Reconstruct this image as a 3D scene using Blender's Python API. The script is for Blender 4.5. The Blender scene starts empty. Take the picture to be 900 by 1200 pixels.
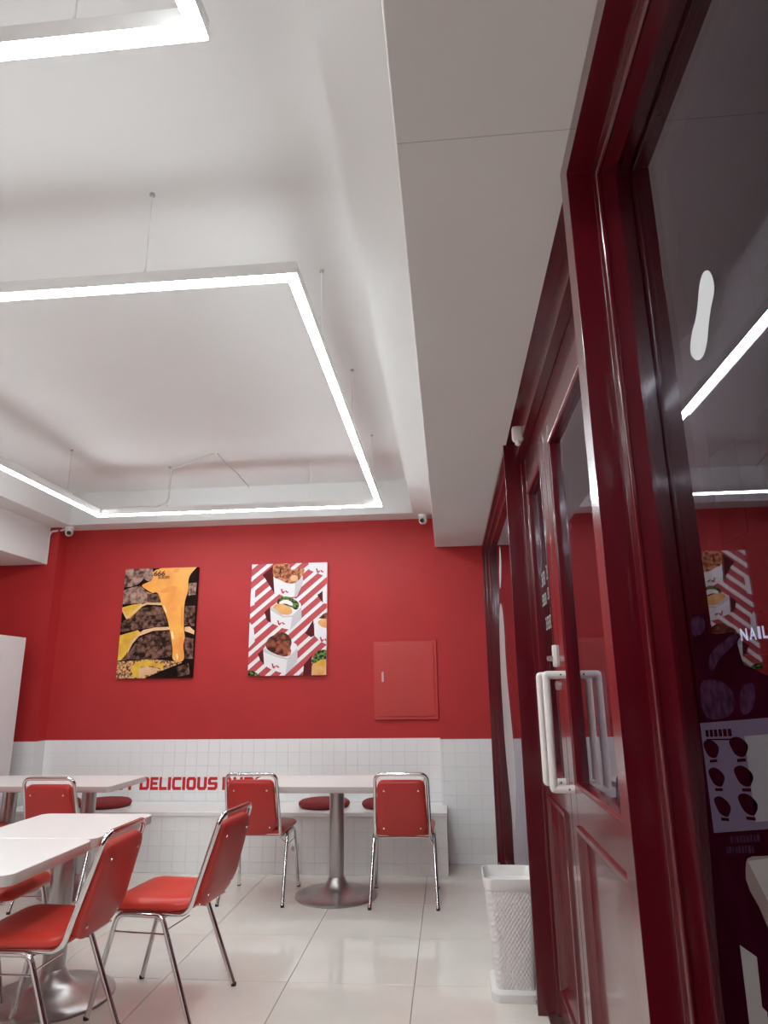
import bpy, bmesh, math, random
from mathutils import Vector, Matrix
random.seed(7)
PI = math.pi
scene = bpy.context.scene
COL = scene.collection

# ------------------------------------------------------------------ camera
def cam_matrix(pitch, yaw, roll, h):
    p, y, r = (math.radians(a) for a in (pitch, yaw, roll))
    fw = Vector((-math.sin(y)*math.cos(p), math.cos(y)*math.cos(p), math.sin(p)))
    rt = Vector((math.cos(y), math.sin(y), 0)); up = rt.cross(fw)
    r2 = rt*math.cos(r) + up*math.sin(r); u2 = up*math.cos(r) - rt*math.sin(r)
    m = Matrix((r2, u2, -fw)).transposed().to_4x4(); m.translation = (0, 0, h)
    return m
cd = bpy.data.cameras.new('camera'); cam = bpy.data.objects.new('camera', cd); COL.objects.link(cam)
cd.sensor_fit = 'VERTICAL'; cd.sensor_height = 36.0; cd.lens = 781.9/1200*36; cd.clip_start = 0.02
cam.matrix_world = cam_matrix(14.91, 5.21, -0.72, 1.328)
scene.camera = cam
# ------------------------------------------------------------------ world, exposure (night outside; the room is lit by its own lamps)
w = bpy.data.worlds.new('night'); scene.world = w; w.use_nodes = True
bg = w.node_tree.nodes['Background']; bg.inputs['Color'].default_value = (0.30, 0.28, 0.55, 1); bg.inputs['Strength'].default_value = 0.006
vs = scene.view_settings; vs.view_transform = 'Standard'; vs.look = 'None'; vs.exposure = 0.36; vs.gamma = 1.0; vs.use_curve_mapping = False
LED_STRENGTH = 42.0

# ------------------------------------------------------------------ materials
M = {}
def mat(name, color, rough=0.5, metal=0.0, coat=0.0, emit=None, strength=0.0, var=0.0, vscale=8.0, bump=0.0, bscale=60.0, spec=0.5, stretch=None, dark=None, edge=(0.3, 0.7)):
    m = bpy.data.materials.new(name); m.use_nodes = True; nt = m.node_tree; b = nt.nodes['Principled BSDF']
    b.inputs['Base Color'].default_value = (*color, 1); b.inputs['Roughness'].default_value = rough; b.inputs['Metallic'].default_value = metal
    b.inputs['Coat Weight'].default_value = coat; b.inputs['Coat Roughness'].default_value = 0.08; b.inputs['Specular IOR Level'].default_value = spec
    if emit: b.inputs['Emission Color'].default_value = (*emit, 1); b.inputs['Emission Strength'].default_value = strength
    tc = None
    if var or bump:
        tc = nt.nodes.new('ShaderNodeTexCoord'); mp = nt.nodes.new('ShaderNodeMapping'); nt.links.new(tc.outputs['Object'], mp.inputs['Vector'])
        if stretch: mp.inputs['Scale'].default_value = stretch
    if var:
        n = nt.nodes.new('ShaderNodeTexNoise'); n.inputs['Scale'].default_value = vscale; n.inputs['Detail'].default_value = 5; nt.links.new(mp.outputs[0], n.inputs['Vector'])
        r = nt.nodes.new('ShaderNodeValToRGB'); nt.links.new(n.outputs['Fac'], r.inputs['Fac'])
        lo = dark if dark else tuple(c*(1-var) for c in color)
        r.color_ramp.elements[0].position = edge[0]; r.color_ramp.elements[1].position = edge[1]
        r.color_ramp.elements[0].color = (*lo, 1); r.color_ramp.elements[1].color = (*[min(1, c*(1+var*0.6)) for c in color], 1)
        nt.links.new(r.outputs['Color'], b.inputs['Base Color'])
    if bump:
        n = nt.nodes.new('ShaderNodeTexNoise'); n.inputs['Scale'].default_value = bscale; n.inputs['Detail'].default_value = 3; nt.links.new(mp.outputs[0], n.inputs['Vector'])
        bp = nt.nodes.new('ShaderNodeBump'); bp.inputs['Strength'].default_value = bump; bp.inputs['Distance'].default_value = 0.002
        nt.links.new(n.outputs['Fac'], bp.inputs['Height']); nt.links.new(bp.outputs[0], b.inputs['Normal'])
    M[name] = m; return m
mat('ceiling_paint', (0.74, 0.735, 0.725), 0.85, var=0.02, vscale=2.0)
mat('white_wall', (0.76, 0.74, 0.72), 0.7, var=0.03)
mat('red_paint', (0.465, 0.026, 0.028), 0.55, spec=0.35, var=0.06, vscale=3.0, bump=0.06, bscale=220)
mat('lacquer', (0.095, 0.0012, 0.0070), 0.24, coat=0.6, var=0.10, vscale=5.0, bump=0.05, bscale=25, stretch=(1, 1, 0.2))
mat('tile', (0.875, 0.87, 0.865), 0.16, var=0.02, vscale=3)
mat('grout', (0.72, 0.71, 0.70), 0.9)
mat('floor_tile', (0.74, 0.685, 0.625), 0.055, var=0.05, vscale=4.0, spec=0.55)
mat('floor_grout', (0.30, 0.275, 0.25), 0.9)
mat('bench_stone', (0.82, 0.81, 0.80), 0.25, var=0.02)
mat('laminate', (0.84, 0.815, 0.79), 0.30, var=0.015, vscale=14)
mat('edge_band', (0.56, 0.49, 0.47), 0.38, var=0.04)
mat('brushed', (0.46, 0.44, 0.435), 0.34, metal=0.92, var=0.10, vscale=30, stretch=(1, 1, 0.1))
mat('chrome', (0.66, 0.65, 0.65), 0.14, metal=1.0)
mat('vinyl', (0.60, 0.040, 0.025), 0.36, var=0.05, vscale=4, bump=0.08, bscale=160)
mat('vinyl_back', (0.45, 0.026, 0.022), 0.40, var=0.06, vscale=5, bump=0.12, bscale=200)
mat('cushion_cloth', (0.21, 0.010, 0.012), 0.75, var=0.08, bump=0.3, bscale=300)
mat('rubber', (0.02, 0.019, 0.019), 0.7)
mat('white_plastic', (0.78, 0.76, 0.74), 0.35, var=0.015)
mat('handle_white', (0.76, 0.72, 0.69), 0.30)
mat('aluminium', (0.72, 0.71, 0.69), 0.45, metal=0.3)
mat('led', (0.9, 0.95, 0.95), 0.5, emit=(0.885, 0.975, 1.0), strength=LED_STRENGTH)
mat('black', (0.010, 0.009, 0.010), 0.25)
mat('lens_glass', (0.006, 0.005, 0.005), 0.08)
mat('cable', (0.72, 0.69, 0.67), 0.5)
mat('wire_grey', (0.40, 0.37, 0.36), 0.4)
mat('joint_grey', (0.42, 0.41, 0.40), 0.9)
mat('wire_pale', (0.70, 0.69, 0.68), 0.5)
mat('cabinet_white', (0.66, 0.63, 0.63), 0.35, var=0.02)
mat('panel_red', (0.50, 0.043, 0.038), 0.40, var=0.04, vscale=3)
mat('letter_red', (0.58, 0.022, 0.028), 0.35)
mat('decal_white', (0.42, 0.42, 0.42), 0.5)
mat('steel', (0.62, 0.60, 0.58), 0.28, metal=1.0)
mat('asphalt', (0.035, 0.033, 0.034), 0.9, var=0.3, vscale=30)
mat('night_wall', (0.06, 0.05, 0.055), 0.9, var=0.2)
mat('dark_pane', (0.012, 0.012, 0.018), 0.1)
mat('nail_light', (0.8, 0.9, 1.0), 0.5, emit=(0.62, 0.80, 1.0), strength=1.3)
mat('sign_box', (0.02, 0.018, 0.03), 0.5)
# picture colours
mat('pr_patty', (0.17, 0.082, 0.058), 0.6, var=0.9, vscale=26, dark=(0.022, 0.010, 0.008), edge=(0.40, 0.66), spec=0.1)
mat('pr_patty_light', (0.38, 0.235, 0.19), 0.6, var=0.7, vscale=20, dark=(0.10, 0.048, 0.038), edge=(0.38, 0.64), spec=0.1)
mat('pr_black', (0.016, 0.008, 0.007), 0.7, var=0.4, vscale=20, spec=0.05)
mat('pr_cheese', (0.90, 0.43, 0.075), 0.45, var=0.14, vscale=6, dark=(0.84, 0.28, 0.05))
mat('pr_slice', (0.76, 0.47, 0.060), 0.5, var=0.2, vscale=12, dark=(0.62, 0.33, 0.04), spec=0.15)
mat('pr_peach', (0.78, 0.46, 0.25), 0.5, var=0.15, vscale=14)
mat('pr_amber', (0.86, 0.30, 0.055), 0.45)
mat('pr_crumb', (0.56, 0.30, 0.14), 0.6, var=0.8, vscale=45, dark=(0.08, 0.032, 0.018), edge=(0.40, 0.60), spec=0.1)
mat('pr_pale', (0.95, 0.78, 0.45), 0.4)
mat('pr_brown', (0.10, 0.028, 0.012), 0.5)
mat('pr_red', (0.52, 0.055, 0.062), 0.45)
mat('pr_white', (0.83, 0.79, 0.80), 0.45)
mat('pr_shadow', (0.11, 0.018, 0.022), 0.7, spec=0.05)
mat('pr_cup_shade', (0.60, 0.57, 0.59), 0.6)
mat('pr_chicken', (0.56, 0.23, 0.11), 0.55, var=0.5, vscale=30, dark=(0.22, 0.06, 0.03), edge=(0.40, 0.62), spec=0.15)
mat('pr_meat', (0.27, 0.075, 0.040), 0.5, var=0.6, vscale=24, dark=(0.055, 0.014, 0.010), edge=(0.40, 0.64), spec=0.15)
mat('pr_bun', (0.80, 0.43, 0.15), 0.45, var=0.2, vscale=8, dark=(0.62, 0.26, 0.07))
mat('pr_green', (0.13, 0.19, 0.06), 0.6, var=0.7, vscale=50, dark=(0.010, 0.028, 0.008), edge=(0.42, 0.60), spec=0.1)
mat('pr_mark', (0.50, 0.035, 0.07), 0.5)
mat('pr_menu', (0.060, 0.042, 0.066), 0.8, spec=0.0)
mat('pr_tile_reflection', (0.105, 0.094, 0.105), 0.8, spec=0.0)
mat('pr_boxside', (0.10, 0.072, 0.068), 0.8, spec=0.0)
mat('pr_boxtop', (0.15, 0.135, 0.132), 0.8, spec=0.0)
mat('pr_plum', (0.013, 0.0009, 0.0036), 0.8, var=0.3, vscale=14, spec=0.0)
mat('pr_plum_light', (0.024, 0.008, 0.019), 0.8, var=0.6, vscale=60, spec=0.0)
def glass_material():
    # clear float glass: what is not mirrored (Fresnel) goes straight through
    m = bpy.data.materials.new('glass'); m.use_nodes = True; nt = m.node_tree; nt.nodes.clear()
    out = nt.nodes.new('ShaderNodeOutputMaterial'); mix = nt.nodes.new('ShaderNodeMixShader')
    tr = nt.nodes.new('ShaderNodeBsdfTransparent'); tr.inputs[0].default_value = (0.62, 0.60, 0.64, 1)
    gl = nt.nodes.new('ShaderNodeBsdfGlossy'); gl.inputs['Roughness'].default_value = 0.0; gl.inputs[0].default_value = (0.96, 0.88, 0.97, 1)
    fr = nt.nodes.new('ShaderNodeFresnel'); geo = nt.nodes.new('ShaderNodeNewGeometry')
    mr = nt.nodes.new('ShaderNodeMapRange'); mr.inputs['To Min'].default_value = 1.5; mr.inputs['To Max'].default_value = 1/1.5
    nt.links.new(geo.outputs['Backfacing'], mr.inputs['Value']); nt.links.new(mr.outputs[0], fr.inputs['IOR'])
    nt.links.new(fr.outputs[0], mix.inputs[0]); nt.links.new(tr.outputs[0], mix.inputs[1]); nt.links.new(gl.outputs[0], mix.inputs[2])
    nt.links.new(mix.outputs[0], out.inputs[0]); M['glass'] = m
glass_material()
def wicker_material():
    m = mat('wicker', (0.76, 0.73, 0.71), 0.45); nt = m.node_tree; b = nt.nodes['Principled BSDF']
    tc = nt.nodes.new('ShaderNodeTexCoord')
    sx = nt.nodes.new('ShaderNodeSeparateXYZ'); nt.links.new(tc.outputs['Object'], sx.inputs[0])
    def mth(op, a_, b_=None):
        n = nt.nodes.new('ShaderNodeMath'); n.operation = op
        for i, q_ in enumerate((a_, b_)):
            if q_ is None: continue
            if isinstance(q_, (int, float)): n.inputs[i].default_value = q_
            else: nt.links.new(q_, n.inputs[i])
        return n.outputs[0]
    s_ = mth('ADD', sx.outputs[0], sx.outputs[1]); row = mth('MULTIPLY', sx.outputs[2], 2*PI/0.026)
    colw = mth('MULTIPLY', s_, 2*PI/0.017)
    h_ = mth('MULTIPLY', mth('SINE', row), mth('SINE', colw))
    class _H: outputs = [h_]
    a2 = _H
    bp = nt.nodes.new('ShaderNodeBump'); bp.inputs['Strength'].default_value = 0.55; bp.inputs['Distance'].default_value = 0.0025
    nt.links.new(a2.outputs[0], bp.inputs['Height']); nt.links.new(bp.outputs[0], b.inputs['Normal'])
wicker_material()

# ------------------------------------------------------------------ helpers
def tag(o, label=None, cat=None, group=None, kind=None):
    if label: o['label'] = label
    if cat: o['category'] = cat
    if group: o['group'] = group
    if kind: o['kind'] = kind
    return o
def empty(name, loc=(0, 0, 0), rz=0.0, parent=None):
    o = bpy.data.objects.new(name, None); COL.objects.link(o); o.location = loc; o.rotation_euler = (0, 0, rz); o.empty_display_size = 0.1
    if parent: o.parent = parent
    return o
def copy_tree(o, parent=None):
    c = o.copy(); COL.objects.link(c); c.parent = parent
    for ch in list(o.children): copy_tree(ch, c)
    return c
def fillet(pts, r, n=6):
    pts = [Vector(p) for p in pts]; out = [pts[0]]
    for i in range(1, len(pts)-1):
        a, b, c = pts[i-1], pts[i], pts[i+1]; rr = r[i-1] if isinstance(r, (list, tuple)) else r
        u = (a-b).normalized(); v = (c-b).normalized(); ang = u.angle(v)
        if ang > PI-0.02: out.append(b); continue
        t = min(rr/math.tan(ang/2), (a-b).length*0.49, (c-b).length*0.49); rad = t*math.tan(ang/2)
        p0 = b+u*t; p1 = b+v*t; cen = b+(u+v).normalized()*(rad/math.sin(ang/2))
        e0 = p0-cen; e1 = p1-cen; th = e0.angle(e1)
        for k in range(n+1):
            f = k/n; out.append(cen + (e0*math.sin((1-f)*th)+e1*math.sin(f*th))/math.sin(th))
    out.append(pts[-1]); return out
def rrect(w, d, r, n=5, cx=0, cy=0, rs=None):
    pts = []
    for i, (sx, sy, a0) in enumerate(((1, 1, 0), (-1, 1, PI/2), (-1, -1, PI), (1, -1, 1.5*PI))):
        q = rs[i] if rs else r
        for k in range(n+1):
            a = a0+k/n*PI/2; pts.append((cx+sx*(w/2-q)+q*math.cos(a), cy+sy*(d/2-q)+q*math.sin(a)))
    return pts
class MB:
    def __init__(s): s.v = []; s.f = []; s.m = []; s.mi = 0
    def add(s, vs_, fs):
        o = len(s.v); s.v += [tuple(p) for p in vs_]; s.f += [tuple(i+o for i in f) for f in fs]; s.m += [s.mi]*len(fs); return s
    def box(s, x0, x1, y0, y1, z0, z1):
        return s.add([(x0, y0, z0), (x1, y0, z0), (x1, y1, z0), (x0, y1, z0), (x0, y0, z1), (x1, y0, z1), (x1, y1, z1), (x0, y1, z1)],
                     [(0, 3, 2, 1), (4, 5, 6, 7), (0, 1, 5, 4), (1, 2, 6, 5), (2, 3, 7, 6), (3, 0, 4, 7)])
    def tube(s, path, r, seg=10, closed=False):
        P = [Vector(p) for p in path]; n = len(P); t0 = (P[1]-P[0]).normalized()
        ref = Vector((0, 0, 1)) if abs(t0.z) < 0.9 else Vector((1, 0, 0)); nrm = t0.cross(ref).normalized(); V = []; prev = t0
        for i in range(n):
            t = (P[min(i+1, n-1)]-P[max(i-1, 0)]).normalized(); q = prev.rotation_difference(t); nrm = (q @ nrm).normalized(); prev = t; bn = t.cross(nrm)
            for k in range(seg): a = 2*PI*k/seg; V.append(P[i]+(nrm*math.cos(a)+bn*math.sin(a))*r)
        F = [(i*seg+k, i*seg+(k+1) % seg, (i+1)*seg+(k+1) % seg, (i+1)*seg+k) for i in range(n-1) for k in range(seg)]
        F += [tuple(range(seg-1, -1, -1)), tuple((n-1)*seg+k for k in range(seg))]
        return s.add(V, F)
    def lathe(s, prof, seg=32, c=(0, 0, 0), axis='z'):
        V = []
        for r, z in prof:
            for k in range(seg):
                a = 2*PI*k/seg; p = (r*math.cos(a), r*math.sin(a), z)
                if axis == 'y': p = (p[0], p[2], p[1])
                if axis == 'x': p = (p[2], p[0], p[1])
                V.append((c[0]+p[0], c[1]+p[1], c[2]+p[2]))
        n = len(prof)
        F = [(i*seg+k, i*seg+(k+1) % seg, (i+1)*seg+(k+1) % seg, (i+1)*seg+k) for i in range(n-1) for k in range(seg)]
        F += [tuple(range(seg-1, -1, -1)), tuple((n-1)*seg+k for k in range(seg))]
        return s.add(V, F)
    def loft(s, rings, cap=True):
        n = len(rings[0]); V = [p for r in rings for p in r]
        F = [(i*n+k, i*n+(k+1) % n, (i+1)*n+(k+1) % n, (i+1)*n+k) for i in range(len(rings)-1) for k in range(n)]
        if cap: F += [tuple(range(n-1, -1, -1)), tuple((len(rings)-1)*n+k for k in range(n))]
        return s.add(V, F)
    def prism(s, poly, z0, z1): return s.loft([[(x, y, z0) for x, y in poly], [(x, y, z1) for x, y in poly]])
    def ring_yz(s, y0, y1, z0, z1, prof):     # mitred frame in a wall x = const: (inset, x) steps
        V = []
        for a, x in prof: V += [(x, y0+a, z0+a), (x, y1-a, z0+a), (x, y1-a, z1-a), (x, y0+a, z1-a)]
        return s.add(V, [(i*4+k, i*4+(k+1) % 4, (i+1)*4+(k+1) % 4, (i+1)*4+k) for i in range(len(prof)-1) for k in range(4)])
    def xf(s, mtx): s.v = [tuple(mtx @ Vector(p)) for p in s.v]; return s
    def build(s, name, mats, parent=None, smooth=False, bevel=0.0, recalc=True, angle=40):
        me = bpy.data.meshes.new(name); me.from_pydata(s.v, [], s.f)
        if isinstance(mats, str): mats = [mats]
        for m in mats: me.materials.append(M[m])
        for p, i in zip(me.polygons, s.m): p.material_index = i
        if recalc:
            b = bmesh.new(); b.from_mesh(me); bmesh.ops.recalc_face_normals(b, faces=b.faces); b.to_mesh(me); b.free()
        if smooth:
            for p in me.polygons: p.use_smooth = True
            me.set_sharp_from_angle(angle=math.radians(angle))
        o = bpy.data.objects.new(name, me); COL.objects.link(o)
        if parent: o.parent = parent
        if bevel:
            md = o.modifiers.new('bevel', 'BEVEL'); md.width = bevel; md.segments = 2; md.limit_method = 'ANGLE'
        return o
def share(o, loc, parent, name=None, rot=None, scale=None):
    c = bpy.data.objects.new(name or o.name.split('.')[0], o.data); COL.objects.link(c); c.location = loc; c.parent = parent
    if rot: c.rotation_euler = rot
    if scale: c.scale = scale
    return c
def inset_ring(pts, d, z):                 # shrink an outline towards its centre by about d
    cx = sum(p[0] for p in pts)/len(pts); cy = sum(p[1] for p in pts)/len(pts)
    W = max(abs(p[0]-cx) for p in pts); D_ = max(abs(p[1]-cy) for p in pts)
    return [(cx+(p[0]-cx)*(1-d/W), cy+(p[1]-cy)*(1-d/D_), z) for p in pts]
_tm = {}
def glyph_mesh(ch, bold=0.0):
    k = (ch, bold)
    if k in _tm: return _tm[k]
    cu = bpy.data.curves.new('glyph', 'FONT'); cu.body = ch; cu.size = 1.0; cu.extrude = 0.0; cu.offset = bold; cu.resolution_u = 3
    o = bpy.data.objects.new('glyph', cu); COL.objects.link(o); dg = bpy.context.evaluated_depsgraph_get(); dg.update()
    me = bpy.data.meshes.new_from_object(o.evaluated_get(dg)); bpy.data.objects.remove(o); bpy.data.curves.remove(cu)
    V = [tuple(v.co) for v in me.vertices]; F = [tuple(p.vertices) for p in me.polygons]; bpy.data.meshes.remove(me)
    x0 = min(v[0] for v in V); x1 = max(v[0] for v in V); y0 = min(v[1] for v in V); y1 = max(v[1] for v in V)
    _tm[k] = ([((v[0]-x0)/(x1-x0), (v[1]-y0)/(y1-y0)) for v in V], F); return _tm[k]
def glyph(mb, ch, fn, bold=0.0):           # fn maps (u,v) in the unit box to a 3-D point
    V, F = glyph_mesh(ch, bold); mb.add([fn(u, v) for u, v in V], F)

# ------------------------------------------------------------------ room shell
XF = 0.326          # room face of the shopfront
YB = 5.94           # back wall;  YC: face of the two columns standing before it
YC = 5.79
ZS = 2.54           # underside of the soffit above the shopfront
XL, YF = -4.6, -2.7
mb = MB(); mb.box(XL-.1, 0.52, YF-.1, 6.1, -0.12, -0.010); floor = mb.build('floor', 'floor_grout'); tag(floor, kind='structure')
TX, TY = -0.21, 4.755     # a grout crossing
proto = {}
def box_piece(key, w_, d_, h_, m, name, ch=0.0015):
    if key not in proto:
        r = [(-w_/2, -d_/2), (w_/2, -d_/2), (w_/2, d_/2), (-w_/2, d_/2)]
        b = MB(); b.loft([[(x, y, 0) for x, y in r], [(x, y, h_-ch) for x, y in r], [(x*(1-2*ch/w_), y*(1-2*ch/d_), h_) for x, y in r]])
        proto[key] = b.build(name, m).data; bpy.data.objects.remove([o for o in bpy.data.objects if o.data == proto[key]][0])
    return proto[key]
def piece(name, data, loc, parent, rot=(0, 0, 0)):
    o = bpy.data.objects.new(name, data); COL.objects.link(o); o.location = loc; o.rotation_euler = rot; o.parent = parent; return o
def spans(a, b, origin, pitch, gap):
    out = []; k = math.floor((a-origin)/pitch)
    while origin+k*pitch < b-1e-6:
        s = max(a, origin+k*pitch); e = min(b, origin+(k+1)*pitch)
        if e-s > gap+0.012: out.append((s+gap/2, e-gap/2))
        k += 1
    return out
for (x0, x1) in spans(XL, 0.46, TX, 0.6, 0.0028):
    for (y0, y1) in spans(YF, YB, TY, 0.6, 0.0028):
        d = box_piece(('fl', round(x1-x0, 3), round(y1-y0, 3)), x1-x0, y1-y0, 0.011, 'floor_tile', 'floor_tile', 0.0012)
        piece('floor_tile', d, ((x0+x1)/2, (y0+y1)/2, -0.011), floor)
# back wall with its red paint above and tile bed below
ZT = 0.930
mb = MB(); mb.box(XL-.1, 0.6, YB, YB+.16, ZT, 3.3); mb.mi = 1; mb.box(XL-.1, 0.6, YB, YB+.16, -0.1, ZT)
wall_back = mb.build('wall_back', ['red_paint', 'grout']); tag(wall_back, kind='structure')
def column(name, x0, x1):
    b = MB(); b.box(x0, x1, YC, YB+.01, ZT, 2.86); b.mi = 1; b.box(x0, x1, YC, YB+.01, -0.005, ZT)
    return tag(b.build(name, ['red_paint', 'grout']), kind='structure')
col_r = column('wall_column', -0.088, 0.47); col_l = column('wall_column', XL, -3.588)
def tile_field(parent, x0, x1, y, z0, z1, ox, n):
    for (a, b) in spans(x0, x1, ox, 0.1, 0.0024):
        for (c, e) in spans(z0, z1, ZT-0.107*20, 0.107, 0.0024):
            d = box_piece(('wt', round(b-a, 3), round(e-c, 3)), b-a, e-c, 0.0032, 'tile', 'wall_tile', 0.0006)
            piece('wall_tile', d, ((a+b)/2, y, (c+e)/2), parent, (PI/2, 0, 0))
tile_field(wall_back, -3.588, -0.088, YB, 0.43, ZT, -0.09, 0)
tile_field(col_r, -0.088, XF+.02, YC, 0.0, ZT, -0.07, 0)
tile_field(col_l, -4.4, -3.588, YC, 0.35, ZT, -3.588, 0)
# side faces of the left column, left wall, front wall
mb = MB(); mb.box(XL-.15, XL, YF-.1, 6.1, ZT, 3.3); mb.mi = 1; mb.box(XL-.15, XL, YF-.1, 6.1, -.1, ZT)
tag(mb.build('wall_left', ['red_paint', 'tile']), kind='structure')
mb = MB(); mb.box(XL-.1, 0.6, YF-.15, YF, ZT, 3.3); mb.mi = 1; mb.box(XL-.1, 0.6, YF-.15, YF, -.1, ZT)
tag(mb.build('wall_front', ['red_paint', 'tile']), kind='structure')
# ceiling: three-step tray
def ring_xy(mb, rects):
    V = []
    for x0, x1, y0, y1, z in rects: V += [(x0, y0, z), (x1, y0, z), (x1, y1, z), (x0, y1, z)]
    F = [(i*4+k, i*4+(k+1) % 4, (i+1)*4+(k+1) % 4, (i+1)*4+k) for i in range(len(rects)-1) for k in range(4)]
    F.append(tuple((len(rects)-1)*4+k for k in range(4))); mb.add(V, F)
mb = MB(); ring_xy(mb, [(XL-.1, 0.55, YF-.1, YB+.1, 2.84), (-3.46, -0.266, -1.9, 5.72, 2.84), (-3.46, -0.266, -1.9, 5.72, 3.15)])
mb.box(XL-.1, .55, YF-.1, YB+.1, 3.24, 3.3)
tag(mb.build('ceiling', 'ceiling_paint', recalc=False), kind='structure')
mb = MB(); mb.box(-0.078, 0.342, YF, YC+.02, ZS, 2.86); tag(mb.build('ceiling_soffit', 'ceiling_paint', bevel=0.004), kind='structure')
sf = [o for o in bpy.data.objects if o.name == 'ceiling_soffit'][0]; MB().box(-0.074, 0.315, 1.262, 1.2632, ZS-.0006, ZS+.002).build('board_joint', 'joint_grey', sf)
mb = MB(); mb.box(XL, -3.68, YF, YC+.02, 2.49, 2.86); tag(mb.build('ceiling_soffit', 'ceiling_paint', bevel=0.004), kind='structure')

# ------------------------------------------------------------------ shopfront (x = 0.33 .. 0.5)
mb = MB(); mb.box(0.336, 0.52, YF, YB, ZS-.002, 3.3); mb.box(0.330, 0.52, YF, -1.62, 0, ZS); tag(mb.build('wall_right', 'lacquer'), kind='structure')
GX = 0.408
def pane(name, parent, y0, y1, z0, z1, x=GX, t=0.007):
    b = MB(); b.box(x, x+t, y0, y1, z0, z1); return b.build(name, 'glass', parent)
# near window: deep stepped casing round a single pane
PROF = [(-0.001, 0.52), (0.0, 0.52), (0.0, 0.315), (0.066, 0.315), (0.068, 0.372), (0.116, 0.372), (0.120, 0.420), (0.120, 0.52)]
win1 = empty('window_1', (XF, 0, 0)); tag(win1, kind='structure')
def w_local(o): o.location = (-XF, 0, 0); return o
b = MB(); b.ring_yz(-1.62, 1.402, 0.02, 2.552, PROF); w_local(b.build('casing', 'lacquer', win1, bevel=0.003))
w_local(pane('pane', win1, -1.505, 1.287, 0.135, 2.437, x=GX))
for a_, x_ in ((0.117, 0.372),):   # beads that catch the light
    b = MB(); y0, y1, z0, z1 = -1.62+a_, 1.402-a_, 0.02+a_, 2.552-a_; P = [(x_, y1, z0), (x_, y1, z1), (x_, y0, z1)]
    w_local(b.tube(P, 0.006, 8).build('bead', 'lacquer', win1, smooth=True))
# post between doors and near window is the casing itself; far post and back jamb
win2 = empty('window_2', (XF, 3.4, 0)); tag(win2, kind='structure')
def w2(o): o.location = (-XF, -3.4, 0); return o
PROF2 = [(0.0, 0.50), (0.0, XF), (0.035, XF), (0.036, 0.352), (0.062, 0.352), (0.063, 0.378), (0.098, 0.380), (0.099, 0.41), (0.099, 0.50)]
b = MB(); b.ring_yz(3.29, 5.786, -0.02, 2.545, PROF2); w2(b.build('casing', 'lacquer', win2, bevel=0.003))
w2(pane('pane', win2, 3.37, 5.71, 0.06, 2.47, x=0.390))
b = MB(); b.box(0.40, 0.47, 3.25, 3.31, 0, 2.545); b.box(0.322, 0.405, 3.286, 3.30, 0, 2.545); w2(b.build('post', 'lacquer', win2, bevel=0.002))
b = MB(); b.box(0.33, 0.40, 5.60, 5.68, 0, 0.045); w2(b.build('floor_block', 'lacquer', win2, bevel=0.004))
# head of the door opening
hd = MB(); hd.box(0.372, 0.50, 1.40, 3.30, 2.435, ZS+.01)
tag(hd.build('trim_1', 'lacquer', bevel=0.003), kind='structure')
b = MB(); b.box(0.400, 0.47, 1.41, 1.60, 0, 2.44); tag(b.build('trim_2', 'lacquer', bevel=0.003), kind='structure')
b = MB(); b.box(0.36, 0.50, 1.41, 3.29, -0.01, 0.012); tag(b.build('trim_3', 'steel', bevel=0.002), kind='structure')
DX = 0.412
def leaf(name, y0, y1, s_near, s_far):
    # y0 near edge, y1 far edge; stiles, rails, pane, sunk lower panel
    d = empty(name, (DX, y0, 0)); tag(d, kind='structure')
    def L(o): o.location = (-DX, -y0, 0); return o
    X0, X1 = DX, DX+0.044; zb, zt = 0.015, 2.43; g0, g1 = 1.005, 2.245; p0, p1 = 0.13, 0.885
    L(MB().box(X0, X1, y0, y0+s_near, zb, zt).build('stile', 'lacquer', d, bevel=0.003))
    L(MB().box(X0, X1, y1-s_far, y1, zb, zt).build('stile', 'lacquer', d, bevel=0.003))
    a, c = y0+s_near-.002, y1-s_far+.002
    for q0, q1 in ((zb, p0), (p1, g0), (g1, zt)): L(MB().box(X0+.0005, X1, a, c, q0, q1).build('rail', 'lacquer', d, bevel=0.002))
    pn = L(MB().box(X0+0.016, X1-.01, a, c, p0-.005, p1+.005).build('panel', 'lacquer', d))
    m_ = MB(); m_.ring_yz(a, c, p0, p1, [(0.0, X0+.002), (0.002, X0-0.010), (0.018, X0-0.010), (0.024, X0+.004), (0.036, X0+0.016)]); L(m_.build('moulding', 'lacquer', d, bevel=0.002))
    m_ = MB(); m_.ring_yz(a, c, g0, g1, [(0.0, X0-.001), (0.006, X0-0.004), (0.014, X0+.002), (0.016, X0+0.030), (0.016, X1)]); L(m_.build('glazing_bead', 'lacquer', d, bevel=0.0015))
    L(pane('pane', d, a+.004, c-.004, g0+.004, g1-.004, x=X0+0.022, t=0.006))
    return d, L
door2, L2 = leaf('door_2', 2.578, 3.262, 0.115, 0.10)
door1, L1 = leaf('door_1', 1.600, 2.574, 0.12, 0.115)
def handle(d, L, y):
    for sx, xb in ((-1, DX), (1, DX+0.044)):
        g = xb+sx*0.068
        P = fillet([(xb-sx*.004, y, 1.372), (g, y, 1.372), (g, y, 0.993), (xb-sx*.004, y, 0.993)], 0.004, 3)
        h = L(MB().tube(P, 0.0135, 14).build('pull_handle', 'handle_white', d, smooth=True)); tag(h, 'white U-shaped pull handle')
        for z in (1.372, 0.993):
            sc = MB().lathe([(0.003, -.0005), (0.003, .0008)], 10, (xb+sx*.018, y-.0135, z), 'y').build('screw', 'black', h)
handle(door1, L1, 2.488); handle(door2, L2, 2.662)
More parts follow.
